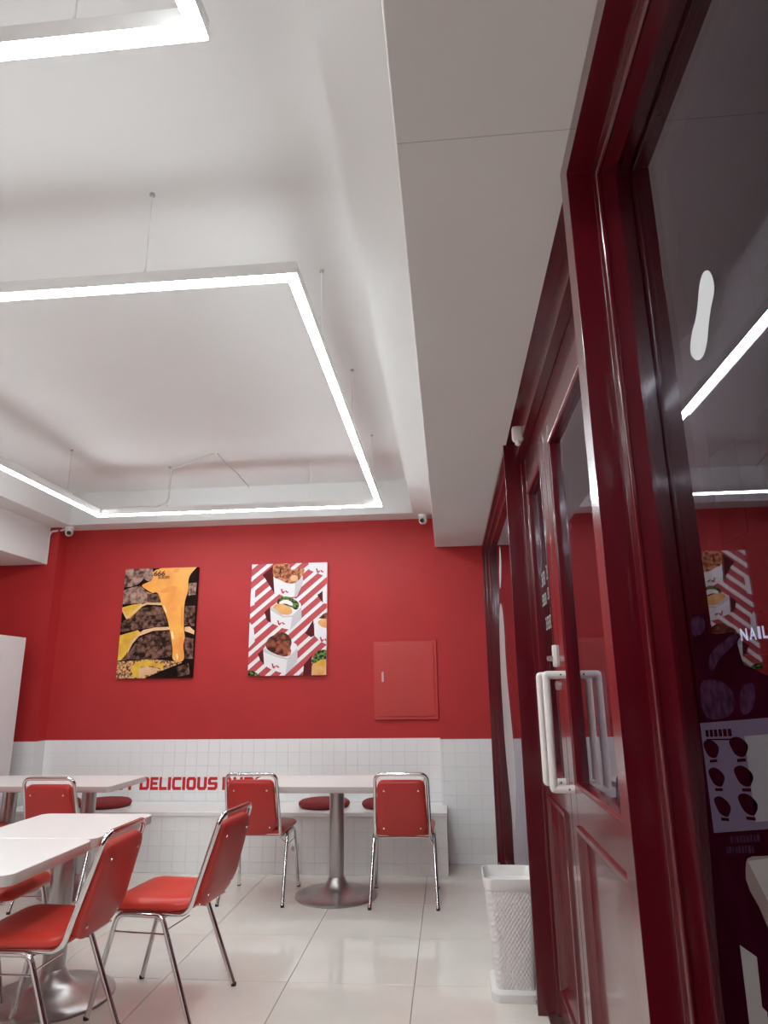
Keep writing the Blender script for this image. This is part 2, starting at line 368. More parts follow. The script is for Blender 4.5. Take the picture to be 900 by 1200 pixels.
# thumb lock above the handle on the narrow leaf
lk = L2(MB().loft([[(DX+.001, y, z) for y, z in rrect(0.034, 0.085, 0.016, 5, 2.662, 1.445)], [(DX-.012, y, z) for y, z in rrect(0.030, 0.080, 0.014, 5, 2.662, 1.445)]]).build('lock_plate', 'white_plastic', door2, smooth=True))
L2k = MB().lathe([(0.011, 0), (0.010, -.022), (0.004, -.024)], 14, (DX-.011, 2.662, 1.435), 'x').build('thumb_turn', 'steel', lk, smooth=True)
kc = L2(MB().lathe([(0.016, .002), (0.016, -.010), (0.012, -.012)], 16, (DX, 2.650, 1.335), 'x').build('key_cylinder', 'steel', door2, smooth=True))
# small white print on the narrow leaf's pane (seen from behind)
b = MB(); xg = DX+0.0218
for z0_, z1_, ya, yb, n in ((1.775, 1.835, 2.80, 2.90, 4), (1.765, 1.825, 2.95, 3.06, 4), (1.690, 1.740, 2.78, 2.91, 6), (1.680, 1.730, 2.95, 3.08, 6), (1.570, 1.625, 2.78, 3.02, 10), (1.63, 1.668, 2.78, 2.87, 3)):
    st = (yb-ya)/n
    for k in range(n):
        y = ya+k*st; t = st*0.25; w_ = st*0.80
        b.box(xg-.0004, xg, y, y+t, z0_, z1_)
        if k % 3 != 2: b.box(xg-.0004, xg, y, y+w_, z1_-.009, z1_)
        if k % 2 == 0: b.box(xg-.0004, xg, y, y+w_, (z0_+z1_)/2-.004, (z0_+z1_)/2+.004)
        if k % 3 != 1: b.box(xg-.0004, xg, y, y+w_, z0_, z0_+.009)
L2(b.build('window_lettering', 'decal_white', door2))
# stickers on the panes
def sticker(name, parent, loc, outline, x, label, m='decal_white'):
    b = MB(); b.loft([[(x, y, z) for y, z in outline], [(x-.0008, y, z) for y, z in outline]]); o = b.build(name, m, parent); loc(o); o['label'] = label; return o
def smooth_poly(pts, it=3):
    for _ in range(it):
        q = []
        for i in range(len(pts)):
            a, c = pts[i], pts[(i+1) % len(pts)]; q += [(a[0]*.75+c[0]*.25, a[1]*.75+c[1]*.25), (a[0]*.25+c[0]*.75, a[1]*.25+c[1]*.75)]
        pts = q
    return pts
sticker('window_sticker', win1, w_local, [(y*GX/.392, 1.328+(z-1.328)*GX/.392) for y, z in smooth_poly([(0.905, 1.915), (0.872, 1.905), (0.862, 1.866), (0.893, 1.845), (0.920, 1.800), (0.953, 1.798), (0.982, 1.825), (0.965, 1.852), (0.935, 1.866)])], GX, 'white bean-shaped sticker')
sticker('window_sticker', win2, w2, smooth_poly([(4.86, 1.95), (4.66, 1.80), (4.72, 1.45), (4.55, 1.12), (4.42, 0.86), (4.50, 0.66), (4.72, 0.42), (4.88, 0.46), (5.02, 0.65), (5.17, 0.90), (5.22, 1.2), (5.20, 1.5), (5.06, 1.85)]), 0.390, 'long wavy white sticker')
sticker('window_sticker', win2, w2, smooth_poly([(4.66, 2.32), (4.58, 2.2), (4.70, 2.05), (4.84, 2.0), (4.86, 2.12), (4.76, 2.2)]), 0.390, 'small white sticker')

# ------------------------------------------------------------------ suspended light frames
def light_frame(name, x0, x1, y0, y1, label, wires):
    t = empty(name, (x0, y0, 2.735)); tag(t, label, 'light', 'suspended LED rectangles')
    def L(o): o.location = (-x0, -y0, -2.735); return o
    hw = 0.018; hf = 0.0182; zb, zm, ztop = 2.744, 2.756, 2.800
    bars = [(x0-hw, x1+hw, y0-hw, y0+hw), (x0-hw, x1+hw, y1-hw, y1+hw), (x0-hw, x0+hw, y0+hw+.002, y1-hw-.002), (x1-hw, x1+hw, y0+hw+.002, y1-hw-.002)]
    for a, c, d, e in bars:
        g_ = hf-hw; h = L(MB().box(a-g_, c+g_, d-(g_ if c-a > .1 else -g_), e+(g_ if c-a > .1 else -g_), zm-.003, ztop).build('housing', 'aluminium', t))
        MB().box(a, c, d, e, zb, zm).build('diffuser', 'led', h)
    for x, y in wires:
        wv = L(MB().tube([(x, y, ztop-.004), (x, y, 3.149)], 0.0022, 6).build('suspension_wire', 'wire_pale', t))
        MB().lathe([(0.006, ztop-.004), (0.006, ztop+.02), (0.003, ztop+.028)], 10, (x, y, 0)).build('wire_gripper', 'aluminium', wv)
        MB().lathe([(0.010, 3.142), (0.010, 3.1502)], 12, (x, y, 0)).build('ceiling_anchor', 'wire_grey', wv)
    return t
LX0, LX1 = -2.838, -0.502
light_frame('pendant_light', LX0, LX1, 2.04, 5.11, 'bright white rectangular LED light frame hanging before the red back wall',
            [(-1.05, 2.04), (-2.3, 2.04), (LX1, 2.58), (LX1, 3.55), (LX1, 4.6), (LX0, 2.6), (LX0, 4.62), (-1.07, 5.11), (-2.26, 5.11)])
light_frame('pendant_light', LX0, LX1-.004, -1.95, 1.118, 'bright white rectangular LED light frame hanging away from the red back wall',
            [(-0.80, 1.118), (-2.3, 1.118), (LX1, 0.5), (LX1, -1.4), (LX0, 0.5), (LX0, -1.4)])
P = fillet([(-2.70, 5.115, 2.812), (-2.36, 5.125, 2.814), (-2.262, 5.12, 2.85), (-2.245, 5.12, 3.138), (-2.19, 5.10, 3.142), (-1.97, 4.96, 3.142), (-1.78, 4.83, 3.143)], 0.05, 6)
tag(MB().tube(P, 0.008, 8).build('power_cable', 'cable', smooth=True), 'white power cable climbing from the back light bar to the ceiling', 'cable')
P = fillet([(-1.755, 4.83, 3.147), (-1.70, 4.88, 3.08), (-1.63, 4.95, 3.02), (-1.575, 5.02, 2.95), (-1.555, 5.03, 2.935), (-1.553, 5.03, 2.915)], 0.05, 4)
tag(MB().tube(P, 0.004, 7).build('loose_wire', 'wire_grey', smooth=True), 'thin loose grey wire end dangling from the tray ceiling', 'cable')

# ------------------------------------------------------------------ security cameras, door sensor
def dome(name, x, y, z, label, yaw):
    t = empty(name, (x, y, z)); tag(t, label, 'camera')
    MB().lathe([(0.040, 0.0), (0.040, -0.018), (0.034, -0.024)], 24).build('mount', 'white_plastic', t, smooth=True)
    bl = MB().lathe([(0.034, -.018), (0.036, -.035), (0.036, -.055), (0.030, -.074), (0.018, -.084), (0.004, -.087)], 24).build('ball', 'white_plastic', t, smooth=True)
    ln = MB(); ln.lathe([(0.019, 0), (0.019, 0.016), (0.006, 0.018)], 18); ln.xf(Matrix.Rotation(yaw, 4, 'Z') @ Matrix.Translation((0, -.026, -.056)) @ Matrix.Rotation(PI/2+.5, 4, 'X'))
    ln.build('lens', 'lens_glass', bl, smooth=True)
dome('security_camera', -0.18, 5.80, 2.84, 'white security camera in the ceiling corner beside the wide soffit', -.2)
dome('security_camera', -3.50, 5.80, 2.84, 'white security camera in the ceiling corner beside the white cable', .5)
P = fillet([(-3.53, 5.83, 2.835), (-3.60, 5.80, 2.81), (-3.66, 5.775, 2.80), (-3.672, 5.77, 2.76), (-3.675, 5.775, 2.49)], 0.03, 5)
tag(MB().tube(P, 0.009, 8).build('camera_cable', 'cable', smooth=True), 'white cable running from the corner camera down the beam end', 'cable')
t = empty('door_sensor', (0.372, 2.92, 2.46)); tag(t, 'small white sensor on the red head beam above the doors', 'sensor')
MB().loft([inset_ring(rrect(0.05, 0.035, .012, 4), i, z) for i, z in ((0.004, 0.03), (0, 0.02), (0, -0.03), (0.006, -0.04))]).xf(Matrix.Translation((-.018, 0, 0))).build('body', 'white_plastic', t, smooth=True)
MB().lathe([(0.014, -.038), (0.013, -.055), (0.005, -.06)], 14, (-.018, 0, 0)).build('eye', 'white_plastic', t, smooth=True)

# ------------------------------------------------------------------ built-in bench
BX0, BX1, BY = -3.586, -0.052, 5.43
t = empty('bench', ((BX0+BX1)/2, (BY+YB)/2, 0)); tag(t, 'long built-in bench with white tiled front under the red wall', 'bench')
ox, oy = (BX0+BX1)/2, (BY+YB)/2
bc = MB().box(BX0-ox, BX1-ox, BY+.006-oy, YB-.007-oy, 0.0, 0.402).build('base', 'grout', t)
MB().box(BX0-ox, BX1+.004-ox, BY-.006-oy, YB-.007-oy, 0.40, 0.430).build('bench_top', 'bench_stone', t, bevel=0.003)
for (a, c) in spans(BX0, BX1, -0.052, 0.1, 0.0024):
    for (z0_, z1_) in spans(0.0, 0.400, 0.400-0.107*4, 0.107, 0.0024):
        d = box_piece(('bt', round(c-a, 3), round(z1_-z0_, 3)), c-a, z1_-z0_, 0.0032, 'tile', 'wall_tile', 0.0006)
        piece('front_tile', d, ((a+c)/2-ox, BY+.006-oy, (z0_+z1_)/2), t, (PI/2, 0, 0))
for (a, c) in spans(BY, YC, BY, 0.1, 0.003):
    for (z0_, z1_) in spans(0.0, 0.400, 0.400-0.107*4, 0.107, 0.0024):
        d = box_piece(('bt', round(c-a, 3), round(z1_-z0_, 3)), c-a, z1_-z0_, 0.0032, 'tile', 'wall_tile', 0.0006)
        piece('end_tile', d, (BX1-.004-ox, (a+c)/2-oy, (z0_+z1_)/2), t, (PI/2, 0, PI/2))
t = empty('wall_outlet', (-1.21, BY, 0.18)); tag(t, 'small white power outlet on the tiled bench front', 'outlet')
MB().loft([[(x, y0, z) for x, z in rrect(0.07+a, 0.07+a, .008, 4)] for a, y0 in ((0, .002), (0, -.006), (-.006, -.009))]).build('plate', 'white_plastic', t, smooth=True)
MB().lathe([(0.019, -.0088), (0.019, -.0097)], 16, (0, 0, 0), 'y').build('socket', 'wire_grey', t)
def cushion(x, y, label, grp=None):
    t = tag(MB().loft([inset_ring([(0.205*math.cos(2*PI*k/40), 0.205*math.sin(2*PI*k/40)) for k in range(40)], i, z) for i, z in
                      ((0.03, 0.0), (0.010, 0.006), (0.001, 0.018), (0.0, 0.028), (0.004, 0.040), (0.02, 0.050), (0.06, 0.056), (0.12, 0.058), (0.19, 0.058))]).build('round_cushion', 'cushion_cloth', smooth=True), label, 'cushion', 'round cushions on the bench')
    t.location = (x, y, 0.430); return t
cushion(-1.03, 5.70, 'dark red round bench cushion framed between two chairs behind the single long table')
cushion(-0.52, 5.70, 'dark red round bench cushion behind the chair nearest the bench end')
cushion(-2.85, 5.68, 'dark red round bench cushion just below the lettering at the paired tables')
cushion(-3.30, 5.69, 'dark red round bench cushion behind the paired tables, nearer the white cabinet')

# ------------------------------------------------------------------ wall lettering
t = empty('wall_lettering', (-2.68, YB-.003, 0.52)); tag(t, 'bold red capital lettering on the white wall tiles', 'lettering')
K = 0.18; q = 0.30           # corner cut, stroke width (share of the letter width); strokes as polygons in a unit box
HS = 0.235
BLOCK = {
 'D': [[(0, 0), (1-K, 0), (1, K), (1, 1-K), (1-K, 1), (0, 1), (0, HS), (q, HS), (q, 1-HS), (1-q-.04, 1-HS), (1-q, 1-HS-.04), (1-q, HS+.04), (1-q-.04, HS), (0, HS)]],
 'E': [[(0, 0), (1, 0), (1, HS), (q, HS), (q, .39), (.88, .39), (.88, .61), (q, .61), (q, 1-HS), (1, 1-HS), (1, 1), (0, 1)]],
 'L': [[(0, 0), (1, 0), (1, HS), (q, HS), (q, 1), (0, 1)]],
 'I': [[(0, 0), (1, 0), (1, 1), (0, 1)]],
 'C': [[(K, 0), (1, 0), (1, HS), (q+.05, HS), (q, HS+.05), (q, 1-HS-.05), (q+.05, 1-HS), (1, 1-HS), (1, 1), (K, 1), (0, 1-K), (0, K)]],
 'O': [[(K, 0), (.5, 0), (.5, HS), (q+.05, HS), (q, HS+.05), (q, 1-HS-.05), (q+.05, 1-HS), (.5, 1-HS), (.5, 1), (K, 1), (0, 1-K), (0, K)],
       [(1-K, 0), (1, K), (1, 1-K), (1-K, 1), (.5, 1), (.5, 1-HS), (1-q-.05, 1-HS), (1-q, 1-HS-.05), (1-q, HS+.05), (1-q-.05, HS), (.5, HS), (.5, 0)]],
 'U': [[(K, 0), (1-K, 0), (1, K), (1, 1), (1-q, 1), (1-q, HS+.05), (1-q-.05, HS), (q+.05, HS), (q, HS+.05), (q, 1), (0, 1), (0, K)]],
 'S': [[(0, 0), (1-K, 0), (1, K), (1, .62-K*.4), (1-K*.6, .61), (q+.04, .61), (q, .65), (q, 1-HS-.04), (q+.04, 1-HS), (.96, 1-HS), (.96, 1), (K, 1), (0, 1-K), (0, .39+K*.4), (K*.6, .39), (1-q-.04, .39), (1-q, .35), (1-q, HS+.04), (1-q-.04, HS), (0, HS)]],
 'B': [[(0, 0), (q, 0), (q, 1), (0, 1)], [(q, 0), (1-K, 0), (1, K), (1, .5-.05), (1-.08, .5), (1-.08, .5), (1-.06, .55), (1-.06, 1-K), (1-K-.04, 1), (q, 1), (q, 1-HS*.8), (1-q-.08, 1-HS*.8), (1-q-.04, .76), (1-q-.04, .64), (1-q-.08, .60), (q, .60), (q, .40), (1-q-.04, .40), (1-q, .36), (1-q, .24), (1-q-.04, HS*.8), (q, HS*.8)]],
 'R': [[(0, 0), (q, 0), (q, 1), (0, 1)], [(q, .30), (.52, .30), (.66, 0), (1, 0), (.84, .34), (1, .46), (1, 1-K), (1-K, 1), (q, 1), (q, 1-HS), (1-q-.04, 1-HS), (1-q, .72), (1-q, .56), (1-q-.04, .52), (q, .52)]],
 'G': [[(K, 0), (1, 0), (1, .56), (.52, .56), (.52, .37), (1-q, .37), (1-q, HS), (q+.05, HS), (q, HS+.05), (q, 1-HS-.05), (q+.05, 1-HS), (1, 1-HS), (1, 1), (K, 1), (0, 1-K), (0, K)]],
 'M': [[(0, 0), (.24, 0), (.24, .55), (.42, .12), (.58, .12), (.76, .55), (.76, 0), (1, 0), (1, 1), (.72, 1), (.5, .50), (.28, 1), (0, 1)]],
 'T': [[(.5-q/2, 0), (.5+q/2, 0), (.5+q/2, 1-HS), (1, 1-HS), (1, 1), (0, 1), (0, 1-HS), (.5-q/2, 1-HS)]]}
def flat_polys(name, polys, fn, m_, parent, front):
    me = bpy.data.meshes.new(name); bm = bmesh.new()
    for P_ in polys:
        vs_ = [bm.verts.new(fn(u, v)) for u, v in P_]; f = bm.faces.new(vs_); f.normal_update()
        if f.normal.dot(Vector(front)) < 0: f.normal_flip()
    bmesh.ops.triangulate(bm, faces=bm.faces)
    r = bmesh.ops.extrude_face_region(bm, geom=list(bm.faces)); bmesh.ops.translate(bm, verts=[e for e in r['geom'] if isinstance(e, bmesh.types.BMVert)], vec=Vector(front)*0.0022)
    bmesh.ops.recalc_face_normals(bm, faces=bm.faces)
    bm.to_mesh(me); bm.free(); me.materials.append(M[m_]); o = bpy.data.objects.new(name, me); COL.objects.link(o); o.parent = parent; return o
def word(text, x):
    for c_ in text:
        w_ = {'I': 0.026, 'M': 0.104, 'L': 0.066, 'E': 0.070, 'C': 0.080}.get(c_, 0.084)
        flat_polys('letter', BLOCK[c_], lambda u, v: (x+2.68+u*w_, 0, v*0.104), 'letter_red', t, (0, -1, 0)); x += w_+0.0105
    return x
e_ = word('DELICIOUS', -2.685); word('BURGER', e_+0.032); word('MOST', -3.118)

# ------------------------------------------------------------------ framed prints
def picture(name, x0, x1, z0, z1, label, corners, shapes, texts=()):
    th = 0.024; yf = YB-th; t = empty(name, ((x0+x1)/2, YB, z0)); tag(t, label, 'picture'); cx = (x0+x1)/2
    W, H = x1-x0, z1-z0
    MB().box(-W/2, W/2, -th, 0.001, 0, H).build('canvas', 'pr_black' if 'cheese' in label else 'pr_white', t)
    (tlx, tly), (trx, try_), (blx, bly), (brx, bry) = corners
    def uv(p):
        X, Y = p; v = (Y-tly)/(bly-tly)
        for _ in range(3):
            u = (X-(tlx+(blx-tlx)*v))/((trx+(brx-trx)*v)-(tlx+(blx-tlx)*v)); ty = tly+(try_-tly)*u; by = bly+(bry-bly)*u; v = (Y-ty)/(by-ty)
        return u, v
    def clipp(poly):
        for ax, lim, sg in ((0, 0, 1), (0, 1, -1), (1, 0, 1), (1, 1, -1)):
            out = []
            for i in range(len(poly)):
                a, c = poly[i], poly[(i+1) % len(poly)]; ia = sg*(a[ax]-lim) >= 0; ic = sg*(c[ax]-lim) >= 0
                if ia: out.append(a)
                if ia != ic: f = (lim-a[ax])/(c[ax]-a[ax]); out.append((a[0]+f*(c[0]-a[0]), a[1]+f*(c[1]-a[1])))
            poly = out
            if not poly: return []
        return poly
    me = bpy.data.meshes.new('printed_picture'); bm = bmesh.new(); slots = []
    for li, sh in enumerate(shapes):
        m_, pts = sh[0], sh[1]
        pts = clipp([uv(p) if len(sh) < 3 else p for p in pts])
        if len(pts) < 3: continue
        if m_ not in slots: slots.append(m_); me.materials.append(M[m_])
        y = -th-0.0004-0.00012*li
        clean = []
        for p in pts:
            if not clean or (abs(p[0]-clean[-1][0])+abs(p[1]-clean[-1][1])) > 1e-5: clean.append(p)
        vs_ = [bm.verts.new((-W/2+p[0]*W, y, H-p[1]*H)) for p in clean]
        try: f = bm.faces.new(vs_)
        except ValueError: continue
        f.normal_update()
        if f.normal.y > 0: f.normal_flip()
        f.material_index = slots.index(m_)
    bmesh.ops.triangulate(bm, faces=bm.faces); bm.to_mesh(me); bm.free()
    o = bpy.data.objects.new('printed_picture', me); COL.objects.link(o); o.parent = t
    for tx, (X, Y), cw, ch_, m_, sl in texts:
        b = MB()
        for k, c in enumerate(tx):
            u0, v0 = uv((X+k*cw*1.08, Y)); u1, v1 = uv((X+k*cw*1.08+cw, Y+ch_))
            glyph(b, c, lambda u, v: (-W/2+(u0+(u1-u0)*(u+(v-.5)*sl))*W, -th-0.0075, H-(v1+(v0-v1)*v)*H), 0.03 if len(tx) < 4 else 0.0)
        b.build('print_lettering', m_, t, recalc=False)
    return t
S1 = [('pr_black', [(0, 0), (1, 0), (1, 1), (0, 1)], 1),
      ('pr_patty_light', [(130, 120), (378, 120), (388, 215), (352, 250), (300, 215), (255, 262), (190, 285), (125, 290)]),
      ('pr_patty_light', [(120, 318), (200, 290), (270, 278), (330, 330), (372, 352), (440, 372), (452, 425), (330, 432), (108, 442)]),
      ('pr_patty', [(330, 350), (440, 360), (458, 432), (330, 425)]),
      ('pr_patty', [(100, 600), (180, 560), (280, 480), (400, 465), (462, 478), (520, 640), (350, 655), (200, 672), (90, 690)]),
      ('pr_slice', [(112, 470), (200, 448), (285, 436), (285, 470), (180, 568), (150, 572), (112, 505)]),
      ('pr_peach', [(150, 575), (280, 470), (330, 448), (462, 458), (458, 434), (330, 432), (268, 450), (200, 515), (152, 552), (118, 485), (108, 495)]),
      ('pr_patty', [(110, 930), (190, 840), (260, 745), (400, 688), (528, 690), (552, 905), (400, 925), (200, 925)]),
      ('pr_slice', [(85, 718), (250, 672), (270, 690), (200, 790), (150, 880), (105, 930), (66, 932)]),
      ('pr_peach', [(160, 880), (205, 790), (262, 725), (380, 682), (528, 676), (524, 650), (400, 652), (300, 672), (235, 720), (175, 800)]),
      ('pr_crumb', [(60, 940), (240, 935), (330, 925), (470, 935), (640, 960), (500, 1010), (290, 1095), (60, 1095)]),
      ('pr_slice', [(190, 1010), (230, 950), (340, 928), (420, 965), (474, 962), (470, 1012), (380, 985), (280, 985), (258, 1085), (222, 1075)]),
      ('pr_peach', [(262, 1005), (330, 985), (445, 1012), (390, 1050), (320, 1062), (262, 1080)]),
      ('pr_black', [(300, 1095), (420, 1050), (500, 1015), (640, 965), (725, 952), (712, 1095)]),
      ('pr_patty', [(585, 1000), (690, 965), (700, 1060), (600, 1080)]),
      ('pr_patty_light', [(695, 268), (765, 262), (752, 370), (692, 378)]),
      ('pr_patty', [(660, 470), (748, 470), (742, 650), (655, 640)]),
      ('pr_peach', [(658, 655), (700, 652), (742, 690), (738, 722), (700, 705), (658, 690)]),
      ('pr_patty', [(655, 740), (735, 760), (728, 930), (660, 930)]),
      ('pr_cheese', smooth_poly([(380, 118), (768, 116), (768, 122), (712, 180), (688, 240), (694, 330), (655, 430), (650, 600), (652, 690), (662, 745), (642, 810), (658, 925), (630, 957), (580, 954), (548, 925), (556, 860), (536, 720), (522, 640), (498, 545), (466, 480), (432, 352), (400, 338), (385, 352), (340, 325), (278, 282), (300, 262), (388, 232)], 2)),
      ('pr_pale', smooth_poly([(470, 452), (484, 470), (505, 525), (492, 522)])),
      ('pr_pale', smooth_poly([(538, 690), (556, 690), (568, 755), (550, 765)])),
      ('pr_pale', smooth_poly([(582, 885), (598, 885), (604, 930), (588, 935)])),
      ('pr_amber', smooth_poly([(440, 335), (490, 305), (560, 285), (600, 300), (560, 335), (470, 352)])),
      ('pr_amber', smooth_poly([(560, 135), (620, 130), (610, 160), (560, 175)])),
      ('pr_amber', smooth_poly([(628, 470), (646, 470), (644, 640), (630, 660), (622, 560)])),
      ('pr_amber', smooth_poly([(600, 740), (650, 740), (636, 820), (640, 900), (615, 880)])),
      ]
picture('canvas_print', -2.972, -2.270, 1.452, 2.446, 'unframed print of melted cheese running down burger patties', ((140, 125), (780, 122), (65, 1085), (718, 1090)), S1,
        [('666', (393, 150), 31, 46, 'pr_brown', .12), ('BURGER', (432, 198), 15.5, 24, 'pr_brown', .12)])
S2 = [('pr_red', [(0, 0), (1, 0), (1, 1), (0, 1)], 1)]
for k in range(-2, 20):
    y = 118+k*107
    S2.append(('pr_white', [(60, y+30), (840, y+30-690), (840, y+72-690), (60, y+72)]))
def cup(pts, shadow=None):
    if shadow: S2.append(('pr_shadow', shadow))
    S2.append(('pr_white', pts))
cup([(612, 60), (790, 60), (790, 215), (700, 175), (620, 142)])
cup([(308, 205), (330, 190), (560, 180), (566, 268), (515, 382), (420, 390), (345, 352), (318, 352)], [(212, 188), (300, 112), (318, 210), (316, 350), (262, 262)])
S2.append(('pr_chicken', smooth_poly([(298, 150), (312, 88), (455, 84), (462, 150), (500, 128), (588, 128), (566, 180), (520, 262), (430, 268), (360, 228), (310, 214)], 2)))
S2.append(('pr_meat', smooth_poly([(366, 100), (378, 130), (375, 205), (368, 222), (360, 160)])))
S2.append(('pr_peach', smooth_poly([(455, 190), (520, 190), (525, 235), (465, 250)])))
cup([(283, 478), (345, 430), (400, 392), (500, 395), (550, 445), (558, 578), (462, 672), (400, 660), (290, 612)], [(232, 520), (283, 470), (290, 612), (255, 590)])
S2.append(('pr_green', smooth_poly([(335, 430), (372, 384), (440, 378), (500, 408), (538, 440), (530, 490), (495, 500), (470, 470), (350, 452)])))
S2.append(('pr_white', smooth_poly([(358, 430), (420, 402), (480, 432), (480, 470), (420, 440), (365, 452)])))
S2.append(('pr_bun', smooth_poly([(302, 470), (340, 442), (420, 452), (480, 490), (470, 540), (400, 545), (320, 515)], 3)))
cup([(226, 838), (262, 790), (330, 750), (500, 785), (520, 800), (527, 940), (425, 1050), (300, 1010), (236, 972)], [(180, 880), (226, 835), (238, 972), (200, 930)])
S2.append(('pr_meat', smooth_poly([(240, 830), (262, 745), (330, 712), (360, 690), (430, 700), (480, 765), (462, 830), (468, 870), (430, 908), (330, 882)], 2)))
S2.append(('pr_chicken', smooth_poly([(440, 850), (470, 830), (472, 880), (440, 905)])))
cup([(668, 628), (720, 545), (790, 515), (790, 805), (720, 770), (672, 722)], [(590, 700), (660, 585), (672, 722), (640, 735)])
S2.append(('pr_bun', smooth_poly([(690, 605), (730, 575), (790, 570), (790, 660), (730, 648)], 2)))
S2.append(('pr_meat', [(705, 572), (750, 530), (790, 515), (790, 575), (730, 575)]))
cup([(738, 340), (768, 268), (790, 268), (790, 445), (742, 440)], [(692, 368), (738, 330), (742, 438)])
cup([(90, 360), (150, 325), (146, 455), (90, 480)]); cup([(90, 590), (140, 650), (152, 775), (90, 838)])
S2.append(('pr_shadow', [(575, 1075), (582, 970), (650, 890), (650, 1075)]))
S2.append(('pr_bun', smooth_poly([(645, 985), (690, 925), (790, 920), (790, 1075), (660, 1075)], 2)))
S2.append(('pr_slice', smooth_poly([(670, 930), (770, 915), (772, 975), (690, 985)])))
S2.append(('pr_green', smooth_poly([(640, 945), (672, 890), (690, 850), (790, 835), (790, 925), (720, 925), (680, 960)])))
S2.append(('pr_green', smooth_poly([(90, 1080), (100, 1015), (150, 1025), (210, 1062), (200, 1080)])))
for P_ in ([(500, 262), (566, 200), (566, 268), (515, 382), (495, 384)], [(478, 548), (556, 470), (558, 578), (462, 672)], [(440, 915), (525, 830), (527, 940), (425, 1050)], [(283, 482), (300, 470), (400, 552), (480, 548), (476, 560), (395, 566), (284, 500)], [(226, 842), (240, 830), (330, 886), (440, 915), (436, 926), (330, 902), (228, 860)]):
    S2.append(('pr_cup_shade', P_))
for X, Y in ((408, 335), (380, 612), (335, 980), (712, 150), (752, 755)):
    S2.append(('pr_mark', [(X-34, Y-20), (X-22, Y-22), (X-14, Y+6), (X-2, Y-4), (X+4, Y+4), (X-12, Y+22), (X-24, Y+16)]))
    S2.append(('pr_mark', [(X+4, Y-4), (X+14, Y-8), (X+22, Y+2), (X+32, Y+4), (X+34, Y+16), (X+22, Y+14), (X+12, Y+8)]))
picture('canvas_print', -1.764, -1.064, 1.458, 2.455, 'unframed print of fried food in white cups on red and white stripes', ((118, 95), (775, 72), (92, 1065), (775, 1055)), S2)

# ------------------------------------------------------------------ electrical panel
t = empty('electrical_panel', (-0.372, YB, 1.08)); tag(t, 'flat red electrical panel box on the red wall beside the column', 'panel box')
b = MB(); W, H = 0.548, 0.654
b.box(-W/2, W/2, -.022, .001, 0, H); b.build('frame', 'panel_red', t, bevel=0.003)
MB().box(-W/2+.026, W/2-.026, -.029, -.018,   .026, H-.026).build('door', 'panel_red', t, bevel=0.003)
MB().loft([[(x, y, z) for x, z in rrect(0.016, 0.085, .006, 4, -.196, .355)] for y in (-.028, -.036)]).build('latch', 'steel', t, smooth=True)

# ------------------------------------------------------------------ white cabinet at the left
t = empty('tall_cabinet', (-3.94, 5.2, 0)); tag(t, 'tall plain white cabinet standing against the red wall', 'cabinet')
MB().box(-.32, .32, -.35, .335, 0.04, 1.80).build('body', 'cabinet_white', t, bevel=0.006)
MB().box(-.30, .30, -.33, .31, 0.0, 0.05).build('plinth', 'black', t)
MB().box(-.318, .318, -.374, -.352, 0.06, 1.79).build('door', 'cabinet_white', t, bevel=0.005)
b = MB(); b.box(.3195, .321, -.07, -.02, 1.56, 1.66); b.box(.3195, .321, -.02, 0.0, 1.545, 1.56); b.build('side_mark', 'wire_grey', t)

# ------------------------------------------------------------------ tables
ZTAB = 0.72
def make_table(w_, d_, r):
    t = empty('pedestal_table')
    out = rrect(w_, d_, r, 6)
    b = MB(); b.loft([inset_ring(out, 0.003, ZTAB-.040), [(x, y, ZTAB-.037) for x, y in out], [(x, y, ZTAB-.003) for x, y in out]]); b.build('edge_band', 'edge_band', t, smooth=True, angle=50)
    b = MB(); b.loft([[(x, y, ZTAB-.006) for x, y in inset_ring2(out, .0005)], [(x, y, ZTAB-.001) for x, y in inset_ring2(out, .0005)], inset_ring(out, 0.003, ZTAB)]); b.build('table_top', 'laminate', t)
    MB().lathe([(0.17, ZTAB-.052), (0.17, ZTAB-.040)], 24).build('mount_plate', 'black', t)
    MB().lathe([(0.050, 0.05), (0.050, ZTAB-.048)], 28).build('column', 'brushed', t, smooth=True)
    MB().lathe([(0.272, 0.0), (0.275, 0.004), (0.274, 0.012), (0.265, 0.018), (0.20, 0.026), (0.14, 0.036), (0.10, 0.052), (0.075, 0.074), (0.060, 0.102), (0.052, 0.118), (0.050, 0.12)], 48).build('base', 'brushed', t, smooth=True)
    return t
def inset_ring2(pts, d): return [(p[0], p[1]) for p in inset_ring(pts, d, 0)]
sq = make_table(0.598, 0.598, 0.045)
def put_table(o, x, y, label, grp=None, rz=0):
    o.location = (x, y, 0); o.rotation_euler = (0, 0, rz); o['label'] = label; o['category'] = 'table'; o['group'] = grp or 'square white pedestal tables'; return o
put_table(sq, -1.845, 3.322, 'square white table joined to a longer table out on the floor')
put_table(copy_tree(sq), -2.600, 4.930, 'square white table of the pair along the bench, the one nearer the lettering')
put_table(copy_tree(sq), -3.200, 4.930, 'square white table of the pair along the bench, the one nearer the cabinet')
lg = make_table(1.20, 0.598, 0.055); put_table(lg, -0.80, 4.915, 'long white single-pedestal table with two chairs, beside the electrical panel', 'long table')
lg['group'] = 'long white pedestal tables'
put_table(copy_tree(lg), -2.145, 2.722, 'long white table joined edge to edge with a square table out on the floor', 'long white pedestal tables')

